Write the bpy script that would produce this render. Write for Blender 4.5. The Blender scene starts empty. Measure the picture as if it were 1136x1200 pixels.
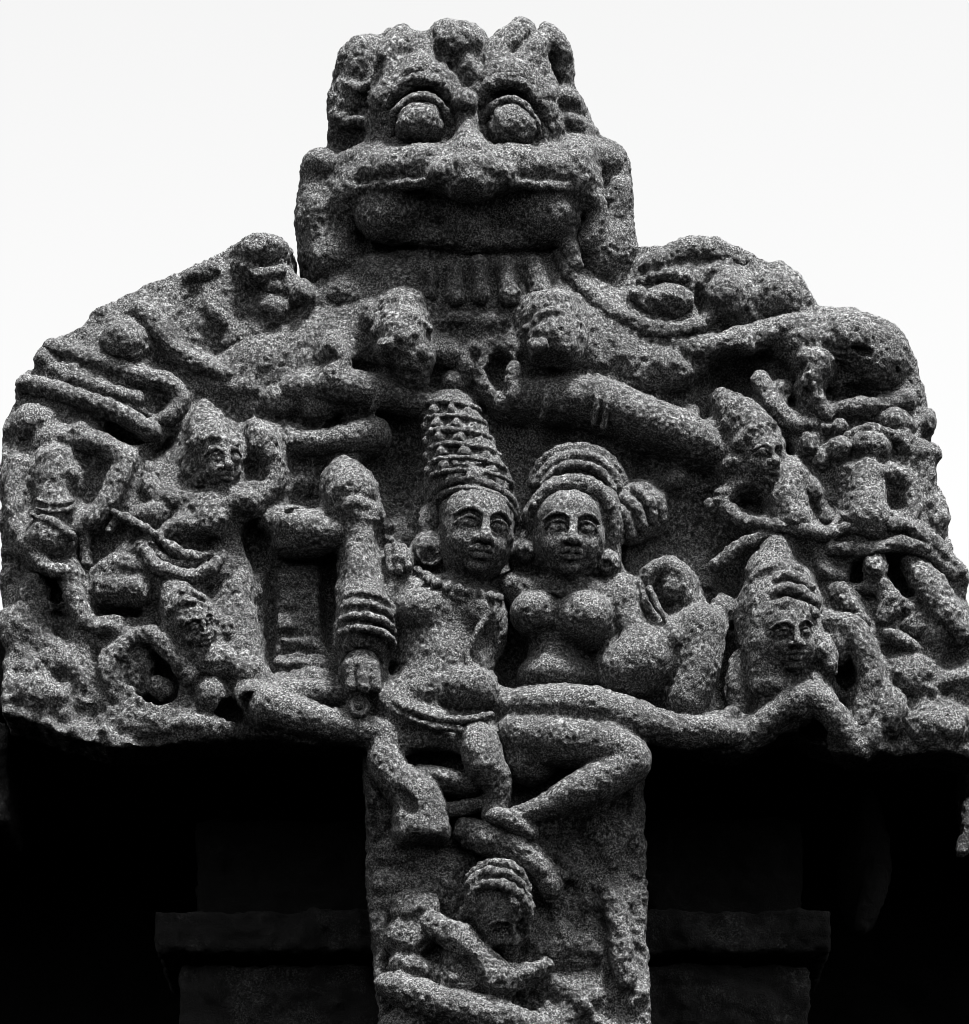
import bpy, math, random
import numpy as np

# ---------------------------------------------------------------- scale and frame
# carving units: 500 units = 1 m; u runs right, v runs down, d comes out of the stone
PX = 500.0
DC = 6000.0            # distance of the photographer from the face of the stone
UC, VC = 568.0, 2200.0  # where the photographer stands (below the carving)
C = bpy.context.scene.collection
f32 = np.float32


LEAN = 0.165            # the carved front leans back towards the top


def lean(v):
    return -LEAN * np.clip(860 - np.asarray(v, float), 0, 500) + 0.05 * np.clip(360 - np.asarray(v, float), 0, 400) + 0.11 * np.clip(np.asarray(v, float) - 870, 0, 340)


def pc(u, v, d):
    d = d + float(lean(v))
    s = (DC - d) / DC
    return np.array([UC + (u - UC) * s, VC + (v - VC) * s, d], float)


def world(p):
    p = np.asarray(p, float)
    return np.stack([(p[..., 0] - UC) / PX, -p[..., 2] / PX, (1200 - p[..., 1]) / PX], -1)


# ---------------------------------------------------------------- noise
def _hash(ix, iy, iz, seed):
    h = (ix.astype(np.int64) * 374761393 + iy.astype(np.int64) * 668265263 + iz.astype(np.int64) * 2147483647 + seed * 974711) & 0xFFFFFFFF
    h = ((h ^ (h >> 13)) * 1274126177) & 0xFFFFFFFF
    h = ((h ^ (h >> 16)) * 2246822519) & 0xFFFFFFFF
    return ((h ^ (h >> 15)) & 0xFFFFFF).astype(f32) / f32(0xFFFFFF) * 2 - 1


def vnoise(p, wl, seed):
    q = p / wl
    i = np.floor(q).astype(np.int64)
    f = (q - i).astype(f32)
    f = f * f * (3 - 2 * f)
    r = 0
    for a in (0, 1):
        wx = f[:, 0] if a else 1 - f[:, 0]
        for b in (0, 1):
            wy = f[:, 1] if b else 1 - f[:, 1]
            for c in (0, 1):
                wz = f[:, 2] if c else 1 - f[:, 2]
                r = r + wx * wy * wz * _hash(i[:, 0] + a, i[:, 1] + b, i[:, 2] + c, seed)
    return r


# ---------------------------------------------------------------- solid modelling by distance fields
def rotz(deg):
    a = math.radians(deg)
    return np.array([[math.cos(a), -math.sin(a), 0], [math.sin(a), math.cos(a), 0], [0, 0, 1]])


ZS = 1.28               # how deeply the figures are undercut


def E(u, v, d, ru, rv, rd, rot=0, k=6, sub=False):
    return ('E', pc(u, v, d * ZS), (ru, rv, rd * ZS), rotz(rot), k, sub)


def curve(pts):
    """rounded path through the points of a limb"""
    if len(pts) < 3 or len(pts) > 8:
        return pts
    P = [np.array(p, float) for p in pts]
    P = [2 * P[0] - P[1]] + P + [2 * P[-1] - P[-2]]
    out = []
    for i in range(1, len(P) - 2):
        a, b, c, d = P[i - 1:i + 3]
        for t in (0, 1 / 3, 2 / 3):
            m1, m2 = (c - a) * .42, (d - b) * .42
            t2, t3 = t * t, t * t * t
            q = (2 * t3 - 3 * t2 + 1) * b + (t3 - 2 * t2 + t) * m1 + (-2 * t3 + 3 * t2) * c + (t3 - t2) * m2
            q[3] = b[3] + (c[3] - b[3]) * t
            out.append(q)
    return out + [P[-2]]


def T(*pts, k=6, sub=False, fz=1.0):
    """tapered limb through (u, v, d, r) points"""
    return ('C', [(pc(p[0], p[1], p[2] * ZS), p[3]) for p in curve(pts)], k, sub, fz * ZS)


def X(*a, **kw):
    return E(*a, sub=True, **kw)


def XT(*a, **kw):
    return T(*a, sub=True, **kw)


def arc(cx, cy, rx, ry, a0, a1, d, r, n=9, bulge=0, rot=0, k=2, **kw):
    """bead or band following an elliptic arc (degrees, 0 = right, 90 = up)"""
    pts = []
    cr, sr = math.cos(math.radians(rot)), math.sin(math.radians(rot))
    for i in range(n):
        t = i / (n - 1)
        a = math.radians(a0 + (a1 - a0) * t)
        x, y = rx * math.cos(a), -ry * math.sin(a)
        pts.append((cx + x * cr - y * sr, cy + x * sr + y * cr, d + bulge * math.sin(math.pi * t), r))
    return T(*pts, k=k, **kw)


def smin(a, b, k):
    h = np.clip(0.5 + 0.5 * (b - a) / k, 0, 1)
    return b + (a - b) * h - k * h * (1 - h)


def op_bbox(op, m):
    if op[0] == 'E':
        R = max(op[2])
        ext = np.abs(op[3]) @ np.array(op[2])
        return op[1] - ext - m, op[1] + ext + m
    P = np.array([p for p, r in op[1]])
    rr = np.array([[r] for p, r in op[1]])
    e = np.concatenate([rr, rr, rr * op[4]], 1)
    return (P - e).min(0) - m, (P + e).max(0) + m


def op_eval(op, gx, gy, gz):
    if op[0] == 'E':
        c, r, R = op[1], op[2], op[3]
        x, y, z = gx - f32(c[0]), gy - f32(c[1]), gz - f32(c[2])
        RT = R.T.astype(f32)
        a = (RT[0, 0] * x + RT[0, 1] * y + RT[0, 2] * z) / f32(r[0])
        b = (RT[1, 0] * x + RT[1, 1] * y + RT[1, 2] * z) / f32(r[1])
        e = (RT[2, 0] * x + RT[2, 1] * y + RT[2, 2] * z) / f32(r[2])
        k0 = np.sqrt(a * a + b * b + e * e)
        k1 = np.sqrt((a / f32(r[0])) ** 2 + (b / f32(r[1])) ** 2 + (e / f32(r[2])) ** 2) + f32(1e-6)
        return k0 * (k0 - 1) / k1
    out = None
    pts, fz = op[1], f32(op[4])
    if len(pts) == 1:
        pts = pts * 2
    for (p0, r0), (p1, r1) in zip(pts[:-1], pts[1:]):
        dx, dy, dz = (p1 - p0).astype(f32)
        dz = dz / fz
        L = dx * dx + dy * dy + dz * dz + f32(1e-6)
        x, y, z = gx - f32(p0[0]), gy - f32(p0[1]), (gz - f32(p0[2])) / fz
        t = np.clip((x * dx + y * dy + z * dz) / L, 0, 1)
        q = np.sqrt((x - t * dx) ** 2 + (y - t * dy) ** 2 + (z - t * dz) ** 2) - (f32(r0) + t * f32(r1 - r0))
        out = q if out is None else np.minimum(out, q)
    return out


def poly2d(poly, X_, Y_):
    P = np.array(poly, f32)
    d2 = np.full(X_.shape, 1e9, f32)
    inside = np.zeros(X_.shape, bool)
    n = len(P)
    for i in range(n):
        a, b = P[i], P[(i + 1) % n]
        e = b - a
        wx, wy = X_ - a[0], Y_ - a[1]
        t = np.clip((wx * e[0] + wy * e[1]) / (e @ e + 1e-9), 0, 1)
        d2 = np.minimum(d2, (wx - t * e[0]) ** 2 + (wy - t * e[1]) ** 2)
        c = (a[1] > Y_) != (b[1] > Y_)
        xi = a[0] + (Y_ - a[1]) / (e[1] if abs(e[1]) > 1e-9 else 1e-9) * e[0]
        inside ^= c & (X_ < xi)
    d = np.sqrt(d2)
    return np.where(inside, -d, d)


def field(ops, h, base=None, lo=None, hi=None, rubble=False, square=False):
    """base: (outline, d_back, d_front, edge rounding)"""
    if lo is None:
        bb = [op_bbox(o, 0) for o in ops if not (o[-2] if o[0] == 'E' and False else (o[5] if o[0] == 'E' else o[3]))]
        lo = np.min([b[0] for b in bb], 0) - 8
        hi = np.max([b[1] for b in bb], 0) + 8
    lo = np.asarray(lo, float)
    n = np.ceil((np.asarray(hi) - lo) / h).astype(int) + 1
    ax = [(lo[i] + h * np.arange(n[i])).astype(f32) for i in range(3)]
    F = np.full(tuple(n), 40, f32)
    if base:
        outline, d0, d1, rnd = base
        X2, Y2 = np.meshgrid(ax[0], ax[1], indexing='ij')
        P2 = np.stack([X2.ravel(), Y2.ravel(), np.zeros(X2.size)], 1)
        vt = np.linspace(-100, 1800, 400)
        vy = np.array([pc(UC, q, 0)[1] for q in vt])
        L2 = lean(np.interp(Y2, vy, vt)).astype(f32)
        if square:
            L2 = L2 * 0
        else:
            outline = [tuple(pc(u, v, 0)[:2]) for u, v in outline]
        wob = (vnoise(P2, 34, 91) * 5 + vnoise(P2, 13, 92) * 2.5).reshape(X2.shape)
        a = poly2d(outline, X2 + wob * .5, Y2 + wob * .5)
        hgt = (vnoise(P2, 70, 93) * 8 + vnoise(P2, 30, 94) * 7 + vnoise(P2, 14, 95) * 3.5 - np.abs(vnoise(P2, 36, 98)) * 9 - np.abs(vnoise(P2, 17, 99)) * 6 + 5).reshape(X2.shape)
        z = ax[2][None, None, :]
        if rubble:
            amp = np.clip((Y2 - 700) / 50, 0, 1) * np.clip(np.maximum((330 - X2) / 60, (X2 - 985) / 50), 0, 1)
            hgt = hgt + amp * (16 + (vnoise(P2, 24, 96) * 7 + vnoise(P2, 11, 97) * 5).reshape(X2.shape)) + 0
        b = np.maximum(z - (d1 + (hgt + L2)[:, :, None]), d0 + L2[:, :, None] - z)
        F = -smin(-b, -np.broadcast_to(a[:, :, None], b.shape), rnd).astype(f32)
    for op in ops:
        k = op[4] if op[0] == 'E' else op[2]
        sub = op[5] if op[0] == 'E' else op[3]
        b0, b1 = op_bbox(op, k + 3 * h)
        i0 = np.clip(np.floor((b0 - lo) / h).astype(int), 0, n)
        i1 = np.clip(np.ceil((b1 - lo) / h).astype(int) + 1, 0, n)
        if (i1 - i0).min() <= 0:
            continue
        sl = tuple(slice(i0[i], i1[i]) for i in range(3))
        D = op_eval(op, ax[0][sl[0]][:, None, None], ax[1][sl[1]][None, :, None], ax[2][sl[2]][None, None, :])
        if sub:
            F[sl] = -smin(-F[sl], D, f32(k))
        else:
            F[sl] = smin(F[sl], D, f32(k))
    if base:
        F = np.maximum(F, (a - (9 if rubble else 14))[:, :, None])
    F[0] = F[-1] = 5
    F[:, 0] = F[:, -1] = 5
    F[:, :, 0] = F[:, :, -1] = 5
    return F, lo


def surface(F, lo, h):
    """surface nets: closed quad mesh of the zero level"""
    S = F < 0
    nx, ny, nz = F.shape
    cnt = np.zeros((nx - 1, ny - 1, nz - 1), np.int8)
    for a in (0, 1):
        for b in (0, 1):
            for c in (0, 1):
                cnt += S[a:nx - 1 + a, b:ny - 1 + b, c:nz - 1 + c]
    cells = np.argwhere((cnt > 0) & (cnt < 8))
    idx = np.full(cnt.shape, -1, np.int64)
    idx[tuple(cells.T)] = np.arange(len(cells))
    acc = np.zeros((len(cells), 3), f32)
    num = np.zeros(len(cells), f32)
    cor = [(a, b, c) for a in (0, 1) for b in (0, 1) for c in (0, 1)]
    val = {o: F[cells[:, 0] + o[0], cells[:, 1] + o[1], cells[:, 2] + o[2]] for o in cor}
    for o in cor:
        for ax_ in range(3):
            if o[ax_]:
                continue
            o2 = list(o); o2[ax_] = 1; o2 = tuple(o2)
            a, b = val[o], val[o2]
            m = (a < 0) != (b < 0)
            t = np.where(m, a / np.where(m, a - b, 1), 0)
            for j in range(3):
                acc[:, j] += np.where(m, (t if j == ax_ else o[j]), 0)
            num += m
    V = lo + h * (cells + acc / num[:, None])
    quads = []
    for ax_ in range(3):
        s0 = [slice(1, -1)] * 3; s1 = [slice(1, -1)] * 3
        s0[ax_] = slice(0, -1); s1[ax_] = slice(1, None)
        A, B = S[tuple(s0)], S[tuple(s1)]
        e = np.argwhere(A != B)
        off = np.ones(3, int); off[ax_] = 0
        e = e + off
        flip = S[tuple(e.T)]
        u_, w_ = (ax_ + 1) % 3, (ax_ + 2) % 3
        def cell(du, dw):
            c = e.copy(); c[:, u_] -= du; c[:, w_] -= dw
            return idx[tuple(c.T)]
        q = np.stack([cell(1, 1), cell(0, 1), cell(0, 0), cell(1, 0)], 1)
        q[~flip] = q[~flip][:, ::-1]
        quads.append(q)
    return V, np.concatenate(quads)


def vnormals(V, Q):
    a = V[Q[:, 2]] - V[Q[:, 0]]
    b = V[Q[:, 3]] - V[Q[:, 1]]
    fn = np.cross(a, b)
    N = np.zeros_like(V)
    for j in range(4):
        for c in range(3):
            N[:, c] += np.bincount(Q[:, j], fn[:, c], len(V))
    return N / (np.linalg.norm(N, axis=1, keepdims=True) + 1e-9)


def link_mesh(name, Vw, Q, mat, parent, label=None, smooth=True):
    c = (Vw.min(0) + Vw.max(0)) / 2
    me = bpy.data.meshes.new(name)
    me.vertices.add(len(Vw))
    me.vertices.foreach_set('co', (Vw - c).astype(f32).ravel())
    n = Q.shape[1]
    me.loops.add(Q.size)
    me.loops.foreach_set('vertex_index', Q.astype(np.int32).ravel())
    me.polygons.add(len(Q))
    me.polygons.foreach_set('loop_start', np.arange(0, Q.size, n, dtype=np.int32))
    me.polygons.foreach_set('loop_total', np.full(len(Q), n, np.int32))
    me.polygons.foreach_set('use_smooth', np.full(len(Q), smooth, bool))
    me.update(calc_edges=True)
    me.materials.append(mat)
    o = bpy.data.objects.new(name, me)
    C.objects.link(o)
    base = np.array([0., 0., 0.])
    p = parent
    while p is not None:
        base += np.array(p.location); p = p.parent
    o.location = c - base
    if parent is not None:
        o.parent = parent
    if label:
        o['label'] = label
    return o


SWELL = []
CUT = []
CALM = []      # faces, where the stone is less weathered


def swell(ops):
    for o in ops:
        if o[0] == 'E' and not o[5] and max(o[2]) > 11:
            SWELL.append(('E', o[1] - np.array([0, 0, 18]), tuple(r + 4 for r in o[2]), o[3], 15, False))
        elif o[0] == 'E' and o[5] and min(o[2][:2]) > 5 and abs(o[3][0, 2]) < 1e-6:
            CUT.append(o)
        elif o[0] == 'C' and not o[3] and max(r for p, r in o[1]) > 7.5:
            SWELL.append(('C', [(p - np.array([0, 0, 17]), r + 4) for p, r in o[1]], 15, False, o[4]))


def part(name, parent, ops, h=1.6, wear=1.0, base=None, lo=None, hi=None, label=None, mat=None, seed=1):
    if base is None and mat is None:
        swell(ops)
    F, lo_ = field(ops, h, base, lo, hi, name == 'slab', mat is not None)
    V, Q = surface(F, lo_, h)
    N = vnormals(V, Q)
    out = (V - V.mean(0))
    vol = np.einsum('ij,ij->i', np.cross(V[Q[:, 0]], V[Q[:, 1]]), V[Q[:, 2]]).sum()
    dsp = wear * (vnoise(V, 22, seed) * 1.4 + vnoise(V, 9, seed + 1) * 1.3) + (0.5 + .5 * wear) * vnoise(V, 4.6, seed + 2) * 1.35
    for c, r in CALM:
        q = np.clip(np.linalg.norm((V - c)[:, :2], axis=1) / r, 0, 1)
        dsp = dsp * (.4 + .6 * q ** 3)
    pits = np.clip(vnoise(V, 6.5, seed + 3) - .45, 0, 1) * 3.2 * wear
    V = V + N * (dsp - pits)[:, None] * (1 if vol > 0 else -1)
    W = world(V)
    # the map (u, v, d) -> world mirrors once for v and once for d: orientation is kept for vol > 0
    if vol < 0:
        Q = Q[:, ::-1]
    return link_mesh(name, W, Q, mat or M['granite'], parent, label)


# ---------------------------------------------------------------- materials
M = {}


def granite(name, dark, light, bump=1.0, stain=0.35):
    m = bpy.data.materials.new(name)
    m.use_nodes = True
    nt = m.node_tree
    nd, ln = nt.nodes, nt.links
    bs = nd['Principled BSDF']
    bs.inputs['Roughness'].default_value = 0.9
    bs.inputs['Specular IOR Level'].default_value = 0.25
    geo = nd.new('ShaderNodeNewGeometry')

    def noise(scale, detail, rough=0.6):
        n = nd.new('ShaderNodeTexNoise')
        n.inputs['Scale'].default_value = scale
        n.inputs['Detail'].default_value = detail
        n.inputs['Roughness'].default_value = rough
        ln.new(geo.outputs['Position'], n.inputs['Vector'])
        return n

    def ramp(src, stops):
        r = nd.new('ShaderNodeValToRGB')
        el = r.color_ramp.elements
        while len(el) < len(stops):
            el.new(0.5)
        for e, (p, c) in zip(el, stops):
            e.position = p
            e.color = (c, c, c, 1)
        ln.new(src, r.inputs['Fac'])
        return r
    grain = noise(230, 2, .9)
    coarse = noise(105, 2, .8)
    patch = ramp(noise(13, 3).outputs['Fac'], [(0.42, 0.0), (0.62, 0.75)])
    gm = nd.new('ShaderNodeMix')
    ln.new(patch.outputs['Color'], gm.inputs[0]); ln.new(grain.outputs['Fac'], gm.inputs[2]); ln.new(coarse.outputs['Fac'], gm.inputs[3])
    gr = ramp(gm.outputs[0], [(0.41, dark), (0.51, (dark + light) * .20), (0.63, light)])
    blot = noise(9, 5, .65)
    br = ramp(blot.outputs['Fac'], [(0.34 + .12 * (stain > .9), 1 - stain), (0.62 + .1 * (stain > .9), 1.0)])
    mx = nd.new('ShaderNodeMix'); mx.data_type = 'RGBA'; mx.blend_type = 'MULTIPLY'
    mx.inputs['Factor'].default_value = 1
    ln.new(gr.outputs['Color'], mx.inputs[6]); ln.new(br.outputs['Color'], mx.inputs[7])
    ln.new(mx.outputs[2], bs.inputs['Base Color'])
    b1 = noise(210, 3, .7)
    bp = nd.new('ShaderNodeBump')
    bp.inputs['Strength'].default_value = 1.2 * bump
    bp.inputs['Distance'].default_value = 0.006
    ln.new(b1.outputs['Fac'], bp.inputs['Height'])
    ln.new(bp.outputs['Normal'], bs.inputs['Normal'])
    M[name] = m
    return m


granite('granite', 0.0015, 0.195, stain=.5)
granite('shade_granite', 0.0004, 0.008, stain=.7)  # near-black base colour: the deep shade under the eave is painted in
granite('half_shade_granite', 0.0001, 0.062, stain=.96)  # capital and jamb stone, darkened in its colour to carry the under-eave shade

# ---------------------------------------------------------------- things
def thing(name, label, cat, at):
    o = bpy.data.objects.new(name, None)
    C.objects.link(o)
    o.empty_display_size = .1
    o.location = at
    o['label'] = label
    o['category'] = cat
    return o


gable = thing('carved_gable', 'dark granite temple gable carved with a lion mask above a god, a goddess and attendants', 'carved relief', (0, 0.1, 0.0))

# ---- slab
OUT = [(6, 842), (2, 700), (1, 600), (4, 520), (12, 480), (24, 455), (40, 436), (60, 408), (90, 390), (115, 375), (140, 358), (165, 345),
       (215, 330), (240, 318), (255, 300), (280, 285), (305, 281), (328, 288), (339, 305), (342, 326), (352, 331), (385, 310), (400, 270), (700, 260), (742, 272),
       (752, 287), (770, 292), (800, 280), (815, 277), (840, 286), (870, 301), (895, 316), (915, 314), (930, 326), (940, 346), (952, 366),
       (985, 368), (1020, 379), (1050, 402), (1068, 432), (1076, 465), (1089, 486), (1094, 530), (1104, 570), (1112, 600), (1120, 650),
       (1131, 690), (1142, 720), (1165, 890), (1136, 889), (1100, 881), (1060, 884), (1000, 882), (960, 871), (930, 852), (900, 866), (850, 880),
       (800, 868), (748, 858), (735, 862), (450, 862), (440, 860), (380, 868), (300, 864), (250, 868), (200, 871), (150, 881), (125, 880), (90, 868), (70, 862), (40, 847)]
slab_ops = [
    # the slope below the lion and the two shoulders stand proud of the niche
    E(565, 405, 0, 235, 66, 36, k=30), E(560, 350, 0, 150, 60, 34, k=30), E(700, 425, -6, 120, 30, 30, 10, k=24), E(350, 430, -8, 110, 44, 28, -20, k=24), E(190, 395, -13, 150, 60, 26, -28, k=24), E(860, 350, -15, 120, 60, 26, 14, k=24), E(1010, 420, -8, 70, 50, 24, k=20),
    E(1010, 590, -8, 80, 90, 20, k=20), E(80, 590, -10, 70, 110, 20, k=20), E(240, 640, -10, 80, 130, 20, k=20), E(960, 730, -10, 90, 110, 20, k=20),
    # recesses
    X(316, 715, 8, 9, 84, 30, k=6), X(385, 690, 4, 12, 70, 30, k=8), XT((326, 690, 6, 4), (374, 689, 6, 4), k=4), XT((326, 715, 6, 4), (376, 716, 6, 4), k=4), XT((326, 743, 6, 5), (378, 741, 6, 5), k=4), XT((326, 768, 8, 5), (382, 770, 8, 5), k=4), X(360, 655, 8, 36, 8, 14, k=8), X(465, 540, 10, 30, 70, 26, k=14), X(600, 760, 10, 20, 60, 34, k=10),
    X(600, 530, 12, 30, 40, 22, k=12), X(864, 440, 10, 38, 26, 44, k=8), X(155, 505, 10, 30, 20, 34, k=8), X(860, 660, 6, 30, 40, 36, k=10),
    X(1040, 680, 6, 46, 28, 36, k=10), X(185, 800, 6, 28, 34, 36, k=8), X(60, 690, 4, 26, 22, 22, k=8), X(956, 850, 10, 20, 22, 30, k=6),
    X(992, 786, 8, 14, 24, 26, k=6), X(586, 436, 26, 16, 22, 22, k=10), X(425, 432, 24, 22, 10, 18, k=8), X(850, 800, 4, 20, 60, 30, k=8), X(140, 718, 6, 26, 9, 20, k=6),
    X(820, 620, 6, 40, 60, 22, k=16), X(700, 660, 4, 30, 50, 22, k=12), X(300, 640, 4, 18, 30, 22, k=8), X(270, 835, 6, 20, 14, 22, k=6),
    # weathered lumps of the ground
    E(30, 735, 2, 30, 30, 16, k=14), E(70, 770, 4, 40, 20, 14, 38, k=8), E(44, 812, 6, 40, 20, 16, 15, k=8), XT((50, 790, 30, 3), (85, 806, 30, 4), (125, 830, 30, 3), k=4), X(42, 782, 26, 10, 6, 10, 20, k=4), XT((20, 842, 34, 3), (70, 840, 34, 4), (110, 850, 30, 3), k=4),
    E(129, 740, 4, 22, 12, 22), E(132, 790, 4, 20, 36, 20), E(177, 842, 4, 50, 26, 18, k=14), E(235, 852, 6, 44, 16, 20, k=12), E(150, 700, 2, 20, 20, 12),
    E(250, 817, 12, 21, 24, 22, k=5), X(252, 836, 44, 16, 5, 12, k=4), E(290, 818, 16, 19, 20, 24, k=4), X(293, 824, 40, 12, 13, 18, k=3),
    T((281, 648, 4, 19), (278, 710, 4, 22), (287, 775, 8, 24), (312, 810, 8, 18), k=8), E(262, 740, 0, 30, 50, 20, k=10),
    E(1070, 791, 4, 38, 26, 18, 15, k=12), E(1040, 836, 6, 26, 32, 22, k=6), E(1098, 853, 6, 38, 28, 22, k=6), XT((1060, 812, 34, 3), (1090, 822, 36, 4), (1136, 812, 30, 3), k=4), X(1108, 866, 36, 14, 14, 22, k=4), E(1095, 747, 4, 22, 24, 20), E(1020, 860, 4, 20, 26, 20),
    E(1056, 752, 12, 28, 11, 16, 28, k=4), E(1120, 800, 4, 30, 14, 18, -10, k=10), E(1043, 702, 4, 24, 20, 16), E(1000, 880, 0, 26, 14, 20),
    E(734, 430, 4, 60, 26, 20, 12, k=14), E(785, 432, 8, 34, 22, 20, 20, k=10), E(700, 400, 2, 40, 20, 14, k=12),
    E(330, 470, 4, 30, 18, 16), E(354, 456, 12, 24, 20, 20), E(373, 482, 8, 18, 16, 18), E(300, 420, 4, 40, 30, 14, -20, k=14), E(290, 455, 2, 30, 16, 14), E(250, 455, 2, 34, 14, 12),
    E(345, 678, -12, 36, 9, 18, k=4), E(345, 702, -14, 40, 9, 18, 4, k=4), E(350, 728, -12, 42, 11, 18, -4, k=4), E(345, 756, -12, 36, 12, 18, 6, k=4), E(350, 780, -8, 40, 12, 18, k=4), E(365, 800, 0, 30, 16, 20, k=6), E(345, 655, -4, 26, 14, 14),
    E(522, 416, 26, 22, 18, 20, k=5), E(560, 384, 24, 30, 14, 20, 10, k=5), E(572, 440, 18, 18, 34, 14, k=8), E(545, 428, 22, 12, 24, 16, k=5), T((500, 384, 34, 8), (540, 374, 40, 9), (590, 378, 36, 8), k=5), T((604, 408, 30, 8), (600, 440, 30, 9), (604, 462, 24, 8), k=5), E(530, 448, 22, 14, 12, 14, k=5), E(555, 410, 26, 12, 10, 14, k=4),
    E(1087, 498, -6, 10, 16, 20), E(1084, 557, 0, 14, 22, 18), E(1100, 610, -4, 12, 26, 16),
    T((870, 400, 12, 16), (921, 386, 14, 18), (950, 384, 10, 16), k=10), T((774, 404, 8, 12), (820, 410, 14, 16), (870, 404, 18, 18), k=8),
    E(840, 670, 0, 20, 24, 14), E(862, 780, 2, 18, 24, 14), E(847, 715, 0, 16, 20, 14),
]
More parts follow.
